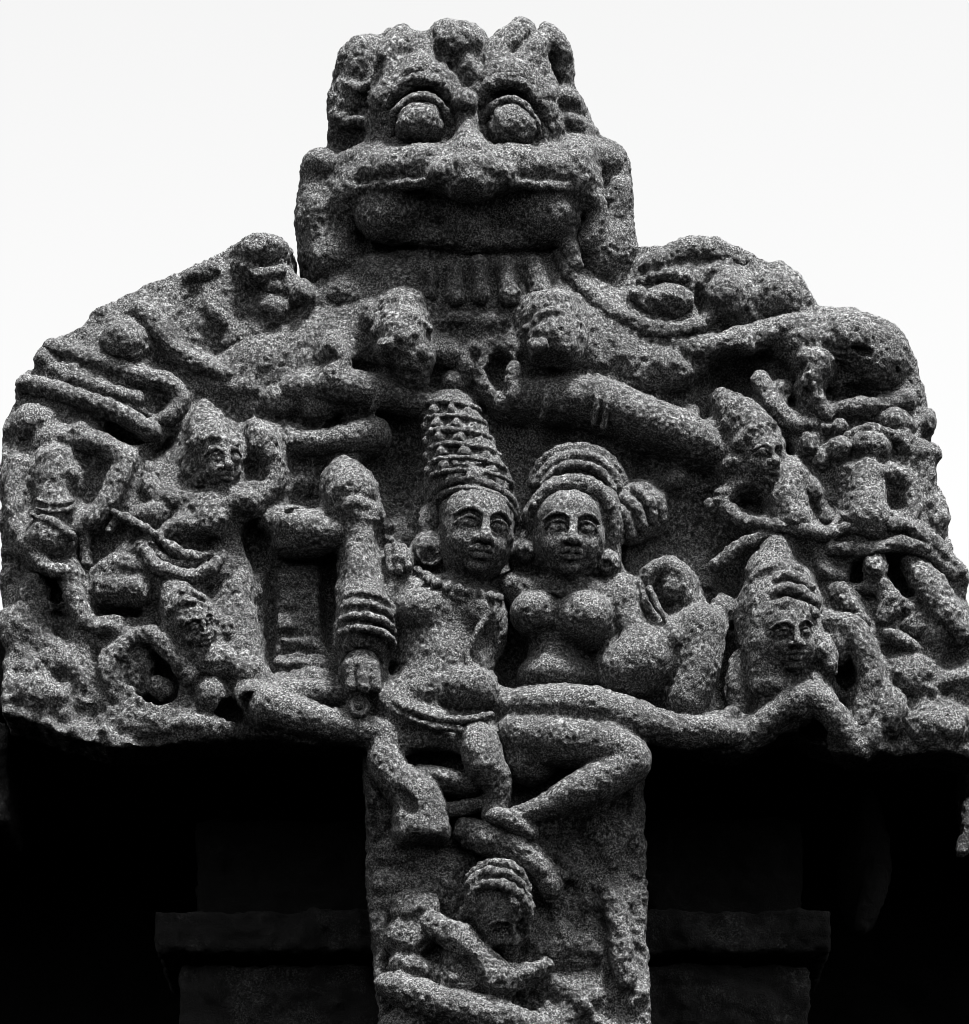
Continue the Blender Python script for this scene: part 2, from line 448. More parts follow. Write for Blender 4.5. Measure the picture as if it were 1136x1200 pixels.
# ---- lion mask on top
LION = [(450, 402), (372, 356), (351, 322), (349, 290), (347, 240), (350, 205), (362, 182), (385, 171), (384, 140), (386, 105), (393, 80), (406, 58), (422, 46), (445, 41), (455, 28), (470, 25),
        (485, 33), (500, 37), (512, 30), (525, 26), (545, 28), (560, 36), (570, 41), (585, 32), (600, 26), (620, 23), (640, 29), (655, 42), (665, 62), (675, 95),
        (684, 106), (695, 130), (705, 155), (725, 175), (735, 195), (738, 225), (742, 260), (752, 300), (742, 352), (660, 402)]
lion_ops = [
    E(545, 170, 0, 120, 110, 42, k=20), E(545, 350, 6, 150, 66, 30, k=24),
    # side mane lumps
    E(424, 76, -16, 26, 34, 28, 30, k=18), E(416, 122, -16, 26, 26, 28, 20, k=16), T((398, 96, 0, 5), (420, 104, 14, 6), (438, 96, 18, 5), k=6), T((392, 134, -6, 6), (414, 144, 10, 7), (436, 138, 16, 5), k=6), X(414, 150, 30, 12, 18, 20, k=6),
    E(380, 200, -16, 26, 22, 32, 20, k=14), E(372, 256, -14, 24, 46, 30, k=14), E(404, 235, 0, 22, 46, 26, k=14), E(390, 300, -4, 30, 34, 26, k=14),
    E(654, 80, -10, 18, 32, 32, -15, k=12), E(660, 122, -4, 26, 18, 30, 20, k=10), E(668, 150, -6, 26, 14, 28, 20, k=10), E(684, 178, 0, 30, 14, 28, 25, k=10),
    E(712, 196, -16, 26, 28, 32, 30, k=14), E(722, 240, -14, 20, 36, 28, k=14), E(704, 290, -6, 36, 44, 26, k=14), E(650, 55, 4, 16, 30, 26, -30, k=6),
    # forehead tufts
    T((448, 110, 30, 13), (456, 70, 28, 16), (470, 44, 16, 16), k=5), T((500, 82, 34, 18), (486, 52, 22, 16), k=6), E(522, 46, 14, 22, 20, 28, -20, k=12), E(551, 50, 14, 24, 18, 26, 25, k=12), E(536, 58, 20, 32, 24, 28, k=16), X(536, 74, 56, 16, 6, 14, k=8),
    T((576, 90, 32, 16), (585, 60, 26, 18), (612, 40, 18, 18), k=5), T((603, 87, 36, 14), (625, 62, 28, 16), (640, 48, 18, 14), k=5), E(552, 85, 24, 20, 24, 22, k=8),
    T((640, 110, 26, 14), (632, 80, 26, 14), k=6), X(515, 62, 52, 10, 18, 16, 15, k=6), X(562, 64, 52, 9, 18, 16, -15, k=6), X(438, 90, 44, 8, 26, 16, 20, k=5), X(645, 90, 48, 7, 26, 8, -20, k=8),
    # ridges over the brow, then eye sockets
    T((444, 150, 20, 12), (450, 116, 32, 14), (486, 86, 38, 16), (520, 96, 38, 14), (540, 122, 32, 10), k=12), T((558, 118, 32, 10), (576, 96, 38, 14), (605, 88, 38, 16), (636, 118, 32, 14), (648, 150, 22, 12), k=12), E(490, 160, 16, 50, 30, 26, k=16), E(602, 164, 16, 48, 30, 26, k=16), T((442, 104, 24, 7), (466, 76, 34, 8), (500, 74, 36, 8), k=6), T((588, 76, 36, 8), (620, 74, 34, 8), (646, 100, 24, 7), k=6),
    X(491, 146, 56, 33, 28, 26, k=7), X(601, 150, 56, 32, 28, 26, k=7),
    E(544, 120, 50, 15, 15, 18, k=6), T((548, 136, 40, 12), (548, 160, 54, 15), (551, 182, 68, 22), k=6),
    # muzzle with its overhanging lip and shaded underside
    T((416, 212, 18, 14), (446, 201, 34, 22), (490, 195, 48, 25), (545, 198, 52, 26), (606, 197, 49, 26), (650, 203, 36, 23), (686, 214, 20, 15), k=16),
    E(552, 203, 68, 42, 25, 30, k=6), E(552, 216, 74, 32, 19, 24, k=5), E(518, 208, 66, 20, 15, 24, k=8), E(586, 209, 66, 20, 15, 24, k=8), E(552, 211, 76, 20, 13, 20, k=7),
    T((402, 246, 10, 7), (412, 228, 26, 7), (440, 218, 48, 6), (490, 215, 66, 6), (520, 214, 72, 5), k=4), T((584, 214, 72, 5), (612, 215, 66, 6), (656, 219, 50, 6), (690, 229, 28, 7), (700, 248, 10, 7), k=4),
    E(460, 251, 24, 44, 32, 30, k=7), E(636, 253, 24, 46, 34, 30, k=7), E(510, 258, 14, 28, 22, 26, k=12), E(586, 259, 14, 28, 22, 26, k=12), E(466, 232, 34, 36, 12, 20, k=8), E(630, 234, 34, 38, 12, 20, k=8), E(546, 256, 20, 34, 34, 30, k=10), E(547, 264, 32, 25, 24, 22, k=6), E(450, 194, 14, 52, 24, 26, 6, k=18), E(650, 196, 14, 48, 24, 26, -6, k=18),
    T((440, 268, 14, 14), (490, 275, 26, 12), (546, 284, 32, 11), (605, 280, 26, 13), (652, 272, 14, 14), k=8),
    E(553, 238, 22, 84, 22, 26, k=14), E(412, 226, 14, 16, 26, 24, k=10), E(690, 226, 14, 14, 26, 24, k=10),
    E(676, 205, 26, 24, 40, 28, k=10), T((690, 215, 22, 12), (700, 250, 20, 12), (690, 285, 14, 14), k=8), T((655, 225, 34, 10), (660, 270, 26, 12), (672, 310, 22, 12), k=6),
    T((450, 178, 22, 6), (490, 182, 34, 7), (528, 176, 36, 5), k=6), T((566, 180, 36, 5), (604, 186, 34, 7), (642, 182, 22, 6), k=6), T((412, 208, 26, 8), (400, 230, 16, 9), (408, 262, 8, 8), k=8),
    # throat ruff
    T((505, 314, 38, 9), (502, 344, 42, 10), k=4), T((533, 312, 40, 10), (534, 346, 44, 12), k=4), T((562, 310, 40, 10), (563, 346, 44, 11), k=4),
    T((593, 312, 34, 12), (597, 346, 42, 13), k=5), T((626, 312, 28, 13), (634, 342, 34, 14), k=6), X(494, 330, 46, 9, 12, 12, k=8), X(548, 320, 50, 5, 20, 10, k=6), X(518, 325, 50, 5, 20, 10, k=6), X(576, 322, 50, 5, 20, 10, k=6), X(608, 315, 46, 5, 20, 10, k=6), X(536, 304, 48, 10, 6, 12, k=6),
    T((440, 320, 10, 20), (470, 345, 12, 20), k=10), T((400, 345, 4, 20), (440, 360, 6, 20), k=10),
]
lion = part('lion_mask', gable, lion_ops, h=1.7, wear=1.05, base=(LION, -95, 0, 26), lo=(328, -30, -225), hi=(784, 490, 60), seed=21,
            label='grimacing lion mask with bulging eyes and wide snout at the top')
for (u, v, a, b) in ((491, 146, 29, 25), (601, 151, 28, 26)):
    part('eye', lion, [E(u, v, 40, a, b, 26, k=3)], h=1.5, wear=1.5, seed=31 + int(u))
part('eyelid', lion, [T((457, 158, 34, 5), (464, 130, 47, 5), (489, 113, 54, 6), (516, 121, 50, 5), (528, 145, 38, 5), k=3)], h=1.5, seed=33)
part('eyelid', lion, [T((566, 142, 38, 5), (581, 121, 50, 5), (604, 117, 54, 6), (626, 137, 47, 5), (634, 162, 34, 5), k=3)], h=1.5, seed=34)
part('eyebrow', lion, [T((447, 150, 28, 6), (453, 118, 40, 8), (486, 93, 47, 11), (518, 100, 46, 9), (535, 122, 40, 6), k=4)], h=1.6, wear=1.4, seed=35)
part('eyebrow', lion, [T((562, 118, 40, 6), (576, 100, 46, 9), (605, 94, 47, 11), (634, 120, 40, 8), (645, 150, 30, 6), k=4)], h=1.6, wear=1.4, seed=36)

# ---- scrollwork, left shoulder
scroll = part('scroll_ornament', gable, [
    E(308, 300, -6, 35, 22, 40, k=8), T((285, 312, 20, 6), (303, 322, 24, 8), (328, 318, 18, 8), k=5), E(305, 302, 8, 26, 18, 26, k=6),
    E(355, 348, 14, 16, 15, 18, k=4), X(356, 354, 34, 8, 9, 12, k=3), E(321, 338, 10, 14, 10, 16, k=4), E(318, 364, 6, 26, 20, 20, k=6), E(234, 328, -8, 34, 14, 30, -25, k=8),
    T((240, 345, 6, 10), (250, 368, 10, 12), (270, 380, 6, 9), k=5), T((215, 352, 0, 18), (190, 352, 0, 12), k=8),
    T((155, 368, 6, 10), (170, 366, 12, 14), (187, 385, 16, 14), (198, 405, 16, 13), (227, 425, 14, 13), (263, 440, 10, 11), k=4),
    E(147, 405, 10, 31, 29, 30, k=4), E(290, 395, 2, 34, 20, 16, -20, k=10),
], h=1.6, wear=1.2, seed=41, label='worn scroll and coil carvings on the left slope of the gable')
part('snout_band', scroll, [
    T((62, 408, 0, 12), (117, 424, 12, 13), (165, 443, 18, 13), (195, 450, 16, 12), (211, 468, 14, 12), (200, 488, 14, 11), (180, 495, 14, 8), k=4),
    T((62, 433, 2, 9), (100, 451, 14, 9), (160, 468, 18, 9), k=3), T((30, 449, 2, 11), (84, 464, 18, 12), (140, 485, 24, 12), (177, 505, 22, 12), k=4),
    E(120, 455, 0, 70, 24, 18, 18, k=6), X(184, 460, 32, 13, 15, 20, k=3),
], h=1.6, wear=1.1, seed=43)

# ---- scrollwork, right shoulder
scroll2 = part('scroll_ornament', gable, [
    E(784, 355, 12, 34, 21, 22, k=3), T((748, 348, 14, 12), (760, 360, 14, 12), k=4), E(851, 350, 12, 26, 34, 26, k=4),
    T((657, 300, 20, 10), (676, 334, 18, 13), (724, 372, 16, 14), (767, 388, 18, 12), (810, 386, 18, 12), (832, 372, 16, 10), k=5),
    T((822, 332, 12, 8), (840, 318, 14, 9), (864, 326, 14, 9), (880, 350, 12, 9), (884, 372, 10, 9), k=4),
    T((752, 330, 8, 8), (780, 322, 12, 9), (806, 326, 12, 8), k=4), X(820, 350, 26, 6, 20, 20, k=3), arc(784, 355, 41, 28, 150, 395, 16, 4, n=15, sub=True, k=3), T((765, 315, 0, 14), (800, 298, -4, 18), (835, 296, -6, 18), (865, 310, -6, 14), k=8),
    E(910, 350, 2, 32, 34, 28, k=8), E(770, 310, 0, 26, 14, 20, -20, k=6),
], h=1.6, wear=1.2, seed=45, label='spiral scroll carving on the right slope of the gable')

# ---- two small animal heads below the lion
def raised(dz, ops):
    for o in ops:
        if o[0] == 'E':
            o[1][2] += dz
        else:
            for p, r in o[1]:
                p[2] += dz
    return ops


part('animal_head', gable, raised(24, [
    E(473, 372, 18, 32, 26, 34, k=8), E(472, 398, 26, 35, 34, 38, k=8), T((474, 410, 40, 26), (484, 440, 34, 15), k=8), T((440, 396, 40, 6), (470, 378, 58, 6), (502, 392, 44, 6), k=3),
    T((440, 382, 36, 5), (470, 366, 48, 5), (500, 378, 38, 5), k=3), E(456, 412, 56, 10, 8, 10, k=3), E(496, 420, 48, 8, 9, 10, k=3), X(476, 444, 50, 18, 8, 14, k=4), E(436, 380, 16, 14, 20, 18, k=6),
]), h=1.5, wear=1.2, seed=51, label='worn animal head with ridged brow looking down, left one below the lion')
part('animal_head', gable, raised(24, [
    E(647, 382, 20, 38, 30, 36, k=8), E(650, 404, 30, 35, 28, 36, k=8), E(632, 414, 58, 12, 11, 12, k=3), E(660, 412, 48, 18, 16, 14, k=8), T((618, 392, 44, 6), (645, 372, 60, 6), (676, 388, 46, 6), k=4),
    E(648, 362, 34, 26, 12, 22, k=5), X(648, 430, 50, 26, 8, 16, k=4), X(612, 430, 30, 8, 20, 20, k=4), T((602, 440, 14, 10), (606, 470, 16, 12), k=5),
]), h=1.5, wear=1.2, seed=55, label='worn round animal head looking down, right one below the lion')


# ---- faces
class Frame:
    def __init__(s, u, v, d, yaw=0, pitch=0, roll=0, sc=1.0):
        a, b, c = map(math.radians, (yaw, pitch, roll))
        Ry = np.array([[math.cos(a), 0, math.sin(a)], [0, 1, 0], [-math.sin(a), 0, math.cos(a)]])
        Rx = np.array([[1, 0, 0], [0, math.cos(b), math.sin(b)], [0, -math.sin(b), math.cos(b)]])
        Rz = np.array([[math.cos(c), -math.sin(c), 0], [math.sin(c), math.cos(c), 0], [0, 0, 1]])
        s.M = Rz @ Ry @ Rx
        s.o = pc(u, v, d * ZS)
        s.s = sc
        if sc > .8:
            CALM.append((s.o, 52 * sc))

    def p(s, x, y, z):
        return s.o + s.s * (s.M @ np.array([x, y, z], float))

    def E(s, x, y, z, a, b, c, k=6, sub=False):
        return ('E', s.p(x, y, z), (a * s.s, b * s.s, c * s.s), s.M, k * s.s, sub)

    def T(s, *pts, k=3, sub=False):
        return ('C', [(s.p(*q[:3]), q[3] * s.s) for q in curve(pts)], k * s.s, sub, 1.0)


def face(f, wide=1.0):
    w = wide
    o = [f.E(0, 0, 0, 39 * w, 50, 40), f.E(0, 20, 4, 31 * w, 33, 35, k=10), f.E(0, -24, 2, 36 * w, 26, 37, k=10)]
    for s in (-1, 1):
        o.append(f.E(s * 19, 15, 21, 14, 15, 15, k=10))
    for s in (-1, 1):
        o.append(f.E(s * 17, -5, 43, 15, 10, 13, k=4, sub=True))
    for s in (-1, 1):
        o += [f.E(s * 17, -3.5, 28.5, 12.5, 7.5, 11, k=1),
              f.T((s * 3, -2, 36, 1.7), (s * 9, -9, 38, 1.9), (s * 18, -11.5, 38.5, 2.2), (s * 27, -8, 33, 2.0), (s * 33, -1, 26, 1.7), k=1.5),
              f.T((s * 5, 0, 35, 1.5), (s * 16, 5, 37, 1.6), (s * 29, 1, 30, 1.5), k=1.5),
              f.T((s * 3, -15, 40, 2.6), (s * 15, -21.5, 40, 2.7), (s * 26, -19, 34, 2.6), (s * 35, -11, 24, 2.2), k=2.5)]
    o += [f.T((0, -17, 38, 4.2), (0, 0, 46, 5.2), (0, 11, 53, 7.2), k=4), f.E(-8, 13, 43, 5.5, 5, 7, k=2.5), f.E(8, 13, 43, 5.5, 5, 7, k=2.5),
          f.E(-5, 18, 47, 2.6, 2.4, 4, k=1.5, sub=True), f.E(5, 18, 47, 2.6, 2.4, 4, k=1.5, sub=True),
          f.T((-15, 27, 34, 2.0), (-6, 23.5, 45, 4.2), (0, 25, 46, 3.4), (6, 23.5, 45, 4.2), (15, 27, 34, 2.0), k=1.5),
          f.T((-12, 31, 36, 2.2), (0, 33.5, 45, 5.2), (12, 31, 36, 2.2), k=1.5),
          f.T((-15, 28, 42, 1.2), (0, 28.6, 50, 1.4), (15, 28, 42, 1.2), k=1, sub=True), f.E(0, 39, 44, 9, 3, 6, k=3, sub=True),
          f.E(0, 45, 31, 11, 8, 11, k=6)]
    return o


# ---- the crowned god
gf = Frame(557, 621, 54, yaw=17, pitch=9, roll=5, sc=0.98)
god = part('crowned_god', gable, face(gf) + [
    E(552, 672, 10, 26, 30, 24, k=8),
    # ear
    T((508, 594, 34, 5), (499, 600, 34, 6), (497, 618, 34, 6), (505, 630, 34, 5), k=3), E(508, 612, 26, 12, 22, 16, k=5),
    # trunk
    E(523, 720, 16, 66, 46, 40, k=14), E(500, 716, 38, 36, 27, 26, k=9), E(559, 719, 36, 28, 26, 26, k=9), E(522, 775, 16, 58, 62, 38, k=14),
    E(476, 700, 18, 30, 22, 28, k=10), E(576, 735, 18, 20, 40, 24, k=12), E(549, 808, 38, 34, 28, 28, k=8), E(505, 806, 26, 46, 30, 26, -10, k=12), E(500, 815, 26, 44, 24, 26, k=10),
    XT((486, 748, 52, 2.5), (510, 754, 62, 3.5), (536, 750, 64, 2.5), k=5), XT((474, 796, 48, 2), (498, 790, 58, 3), (522, 782, 62, 2), k=6),
    XT((470, 824, 50, 3), (515, 834, 72, 4), (560, 834, 70, 4), (582, 822, 56, 3), k=4), X(545, 810, 78, 4, 4, 10, k=3), E(508, 708, 58, 4, 4, 4, k=3),
    T((583, 706, 46, 3), (564, 732, 57, 3.6), (548, 762, 55, 3.6), (553, 782, 56, 3.6), (572, 794, 47, 3.4), k=4),
    E(500, 848, 18, 62, 20, 34, 8, k=8),
    # arm stretched behind, upper left
    T((496, 474, 20, 16), (443, 460, 30, 21), (392, 453, 28, 20), (352, 458, 16, 13), k=10), T((440, 441, 34, 4), (444, 462, 50, 4), (438, 480, 36, 4), k=3), T((392, 440, 36, 15), (400, 425, 38, 12), (392, 407, 38, 14), k=6), X(388, 416, 56, 9, 8, 12, k=4),
    T((438, 511, 18, 22), (415, 515, 22, 19), (385, 518, 18, 15), (345, 520, 10, 13), k=8),
    # right arm of the group, raised fore-arm with hand
    T((312, 608, 8, 14), (340, 616, 22, 23), (372, 624, 28, 24), (398, 626, 34, 17), k=10), E(352, 640, 12, 34, 14, 22, k=10), X(355, 596, 40, 22, 5, 10, -15, k=4),
    T((463, 652, 40, 12), (470, 656, 44, 14), k=5), T((472, 642, 50, 5), (478, 664, 52, 5), k=2), T((464, 640, 50, 5), (468, 668, 52, 5), k=2), T((455, 642, 46, 5), (458, 668, 48, 5), k=2),
    T((462, 690, 20, 24), (448, 720, 24, 22), k=8),
    # long arm to the right
    T((592, 472, 22, 13), (640, 466, 30, 22), (700, 470, 30, 27), (750, 492, 28, 29), (800, 510, 22, 27), (845, 530, 12, 20), k=10), T((690, 442, 36, 4), (700, 468, 56, 4), (696, 496, 44, 4), k=3), T((700, 441, 36, 4), (711, 470, 56, 4), (707, 500, 44, 4), k=3), T((632, 446, 34, 4), (640, 468, 50, 4), (636, 488, 38, 4), k=3),
    # fist
    E(424, 786, 44, 24, 24, 26, k=6), T((410, 780, 62, 7), (412, 805, 60, 7), k=3), T((424, 778, 66, 7), (426, 806, 64, 7), k=3), T((438, 780, 62, 7), (440, 806, 60, 7), k=3),
    # folded leg along the ledge
    T((318, 830, 26, 26), (367, 845, 32, 20), (413, 855, 32, 19), (455, 862, 26, 20), k=8), T((330, 816, 20, 18), (365, 812, 16, 16), (410, 815, 14, 14), k=6), T((440, 815, 30, 18), (480, 838, 32, 20), (525, 858, 30, 20), k=8),
    # hanging leg
    T((545, 858, 30, 22), (562, 872, 44, 24), (568, 895, 46, 24), (583, 917, 38, 17), (583, 940, 32, 14), (578, 955, 32, 14), k=6), T((480, 870, 28, 14), (520, 866, 34, 14), (556, 872, 38, 14), k=5),
    X(505, 888, 30, 26, 9, 24, 5, k=4),
    # broken leg
    T((455, 870, 24, 20), (452, 890, 30, 22), (464, 912, 32, 22), (490, 938, 32, 30), (494, 972, 26, 34), k=8), E(512, 984, 22, 12, 12, 14, k=5), E(474, 980, 20, 14, 12, 12, k=5), X(502, 1003, 40, 50, 22, 60, -7, k=5), X(486, 982, 54, 8, 5, 10, k=3), X(470, 935, 62, 24, 12, 12, 45, k=4),
    # cloth
    E(522, 916, 26, 44, 15, 24, 14, k=4), T((508, 952, 22, 9), (540, 948, 26, 9), (574, 940, 26, 9), k=4),
], h=1.15, wear=.62, seed=61, label='seated crowned god with round belly, middle left of the group')
crown_ops = [T((527, 487, 16, 31), (537, 522, 25, 39), (551, 572, 34, 47), k=6, fz=.72), E(556, 588, 20, 50, 22, 34, 13, k=6)]
for t in (-.06, .14, .34, .54, .74, .92):
    cx, cy, w = 527 + 24 * t, 484 + 88 * t, 31 + 16 * t
    dd = 16 + 18 * t
    crown_ops.append(arc(cx + 4, cy, w + 2, 8 + 6 * t, 190, -10, dd + 1, 3.4, bulge=1.02 * w, rot=5, k=2, n=11))
    n = 5
    if t < .9:
        for j in range(n):
            a = math.radians(168 - 156 * j / (n - 1))
            x, y = w * math.cos(a), -(8 + 6 * t) * math.sin(a) + 10
            crown_ops.append(E(cx + 4 + x * 1.0 - y * .2, cy + y + x * .1, dd + 2 + .97 * w * math.sin(a), 6.4 + 2.4 * t, 7, 6.5, k=2.5))
crown_ops += [arc(555, 596, 50, 33, 176, 2, 36, 5, bulge=42, rot=12, k=3, n=13), arc(556, 604, 48, 31, 174, 6, 36, 4.2, bulge=46, rot=12, k=2, n=13), E(557, 560, 78, 10, 14, 8, k=3)]
part('crown', god, crown_ops, h=1.15, wear=.6, seed=63)
part('earring', god, [E(504, 645, 30, 21, 22, 20, k=4), X(504, 647, 54, 7, 8, 12, k=3), arc(504, 646, 15, 15, 0, 360, 42, 2.4, n=16)], h=1.3, wear=.8, seed=64)
part('necklace', god, [T((488, 668, 35, 5), (508, 681, 48, 6), (540, 694, 57, 6.5), (570, 702, 54, 6), (588, 700, 43, 4), k=3), T((486, 676, 33, 4), (508, 690, 47, 5.5), (540, 702, 56, 6), (574, 709, 51, 5), k=4), T((488, 684, 30, 3.5), (512, 699, 45, 4), (545, 711, 52, 4), (578, 717, 44, 3.5), k=2)] +
     [E(500 + 12.5 * i, 679 + 4.6 * i - .22 * i * i, 57 + 2.4 * i - .36 * i * i, 5.6, 5.6, 5, k=2) for i in range(7)], h=1.3, wear=1.0, seed=65)
part('mace', god, [T((403, 552, 24, 17), (406, 566, 28, 27), (411, 580, 34, 32), k=8), T((392, 598, 40, 8), (416, 590, 60, 9), (438, 598, 44, 8), k=4), T((395, 607, 40, 6), (417, 602, 58, 7), (438, 608, 44, 6), k=3),
                   T((419, 610, 40, 19), (421, 650, 40, 18), (424, 695, 40, 22), k=6)], h=1.4, wear=.9, seed=66)
br = [T((424, 695, 36, 26), (428, 722, 40, 32), (426, 750, 38, 32), k=6), X(425, 772, 62, 28, 13, 34, k=4)]
for v, w in ((700, 26), (713, 29), (727, 31), (742, 31)):
    br.append(arc(429 + (v - 700) * .02, v + 8, w, 13, 190, -10, 42, 4.6, bulge=w * 1.12, rot=8, k=2))
part('bangle', god, br, h=1.3, wear=.7, seed=67)
part('finger_ring', god, [arc(421, 829, 9, 9, 0, 360, 52, 4.2, n=14), E(421, 829, 40, 10, 10, 14, k=3)], h=1.2, wear=.6, seed=68)
part('belt', god, [T((452, 816, 44, 4), (478, 830, 54, 5), (506, 840, 58, 5), (540, 845, 60, 5), (575, 838, 52, 4), k=2), T((462, 832, 46, 4), (495, 848, 56, 4), (540, 856, 58, 4), k=2)], h=1.3, wear=.8, seed=69)

# ---- the goddess
ff = Frame(667, 625, 56, yaw=6, pitch=9, roll=2, sc=0.94)
goddess = part('goddess', gable, face(ff) + [
    E(665, 668, 12, 24, 24, 22, k=8), E(662, 705, 14, 66, 34, 36, k=12), E(606, 690, 16, 22, 18, 24, k=8),
    E(627, 719, 39, 29, 26, 29, k=4), E(682, 724, 39, 36, 31, 32, -8, k=4), XT((652, 700, 70, 3), (652, 740, 70, 4), k=4), E(725, 706, 18, 30, 34, 28, k=10),
    E(650, 762, 12, 30, 40, 30, k=10), E(648, 792, 18, 42, 26, 32, k=14), X(649, 782, 66, 3.5, 3.5, 6, k=3),
    # fore-arm and hand with flower
    T((738, 730, 22, 22), (752, 752, 30, 18), (780, 748, 38, 11), (786, 735, 42, 10), k=6), T((758, 690, 32, 8), (764, 672, 36, 11), (782, 664, 38, 12), (800, 678, 38, 13), (808, 702, 34, 12), k=4),
    T((761, 690, 48, 4), (772, 712, 52, 4), (785, 732, 52, 4), k=2), E(788, 746, 46, 11, 13, 12, k=4), E(790, 690, 34, 16, 20, 14, k=5), T((752, 684, 34, 5), (756, 706, 36, 5), (770, 726, 38, 5), k=3),
    # raised leg
    E(752, 776, 26, 48, 38, 34, -32, k=8), T((822, 738, 30, 29), (818, 780, 28, 27), (806, 822, 22, 24), k=8), T((730, 790, 20, 30), (800, 740, 26, 22), k=10),
    # long leg over the ledge
    T((600, 828, 32, 20), (650, 826, 46, 23), (692, 829, 52, 24), (740, 843, 48, 23), (790, 857, 40, 20), (835, 858, 34, 18), (862, 860, 28, 15), k=6), T((846, 846, 34, 9), (858, 836, 30, 9), k=4),
    # bent leg on the pillar
    T((606, 862, 30, 26), (650, 868, 44, 29), (710, 876, 50, 30), (738, 888, 50, 25), k=8), E(620, 890, 22, 34, 30, 26, k=8),
    T((738, 894, 50, 25), (700, 918, 54, 25), (665, 934, 50, 20), (636, 948, 44, 15), (604, 958, 40, 12), k=3), T((580, 957, 44, 10), (598, 962, 46, 12), (620, 976, 40, 11), k=4), XT((600, 890, 72, 3), (700, 893, 86, 4), (718, 890, 86, 2), k=4),
], h=1.15, wear=.6, seed=71, label='smiling goddess with big hair bun leaning beside the god')
part('hair_bun', goddess, [E(680, 560, 18, 52, 36, 32, k=6), arc(677, 580, 56, 56, 172, 8, 22, 6, bulge=18, n=13, rot=5, k=4), arc(677, 580, 49, 46, 170, 10, 32, 6.5, bulge=18, n=13, rot=5, k=4), arc(677, 580, 41, 36, 165, 15, 42, 5.5, bulge=14, n=11, rot=5, k=4)], h=1.3, wear=.8, seed=73)
part('hair_band', goddess, [T((624, 628, 36, 7), (626, 598, 50, 9), (646, 574, 62, 11), (676, 567, 68, 11), (704, 578, 62, 11), (716, 600, 52, 10), (718, 626, 42, 9), (708, 645, 36, 8), k=4)] +
     [E(625 + i * 6.5, 594 - 14 * math.sin((i + .5) / 4 * 1.5), 62, 4, 4, 5, k=2) for i in range(4)], h=1.2, wear=.8, seed=74)
part('hair_lock', goddess, [T((722, 596, 34, 7), (734, 606, 36, 8), (740, 626, 30, 6), k=2), T((732, 584, 36, 7), (746, 596, 38, 8), (753, 616, 32, 6), k=2),
     T((745, 576, 34, 7), (760, 588, 36, 8), (765, 610, 28, 6), k=2), T((758, 574, 28, 7), (772, 590, 28, 8), (776, 610, 22, 6), k=2), E(748, 592, 14, 34, 22, 22, 30, k=4)], h=1.3, wear=.8, seed=75)
for u, v, a in ((616, 647, 13), (712, 661, 16)):
    part('earring', goddess, [E(u, v, 36, a, a * 1.05, 16, k=3), X(u, v, 56, a * .4, a * .4, 10, k=2), T((u, v - 22, 34, 6), (u, v - 10, 36, 6), k=3)], h=1.2, wear=.7, seed=76)
part('necklace', goddess, [arc(656, 664, 58, 28, 205, 335, 26, 5, bulge=20), arc(656, 670, 52, 26, 210, 330, 32, 4, bulge=20)], h=1.3, wear=1.0, seed=77)


# ---- attendants
def attendant(ops, label, seed, h=1.5, wear=1.0):
    return part('attendant', gable, ops, h=h, wear=wear, seed=seed, label=label)


attendant([
    E(42, 498, 4, 30, 24, 22, k=8), E(72, 520, 8, 36, 22, 22, k=8), E(94, 508, 18, 14, 13, 16, k=4), X(92, 512, 36, 6, 6, 10, k=3), T((96, 516, 20, 14), (120, 522, 24, 15), (146, 538, 24, 14), k=5),
    T((146, 538, 24, 13), (138, 566, 24, 15), (118, 600, 24, 12), (88, 618, 22, 11), k=5), T((66, 545, 20, 24), (64, 580, 22, 22), (66, 600, 22, 24), k=6),
    T((22, 545, 10, 13), (18, 580, 12, 12), (20, 618, 14, 12), (30, 636, 16, 11), k=5), E(58, 632, 24, 30, 28, 24, k=5), T((38, 604, 40, 4), (60, 612, 46, 5), (84, 628, 40, 5), k=2), arc(64, 592, 23, 7, 200, 340, 38, 2.5, bulge=8),
    arc(64, 583, 22, 7, 200, 340, 38, 2.5, bulge=8), T((28, 636, 22, 8), (54, 664, 32, 9), (84, 672, 26, 9), k=4), T((78, 668, 18, 13), (88, 700, 18, 13), (98, 730, 14, 11), k=5), T((98, 628, 16, 7), (102, 662, 14, 7), k=4), E(57, 556, 30, 13, 10, 12, k=6), E(80, 557, 30, 12, 10, 12, k=6), E(40, 700, 4, 18, 30, 16, k=6),
], 'headless warrior standing with one arm on his hip at the far left edge', 81)

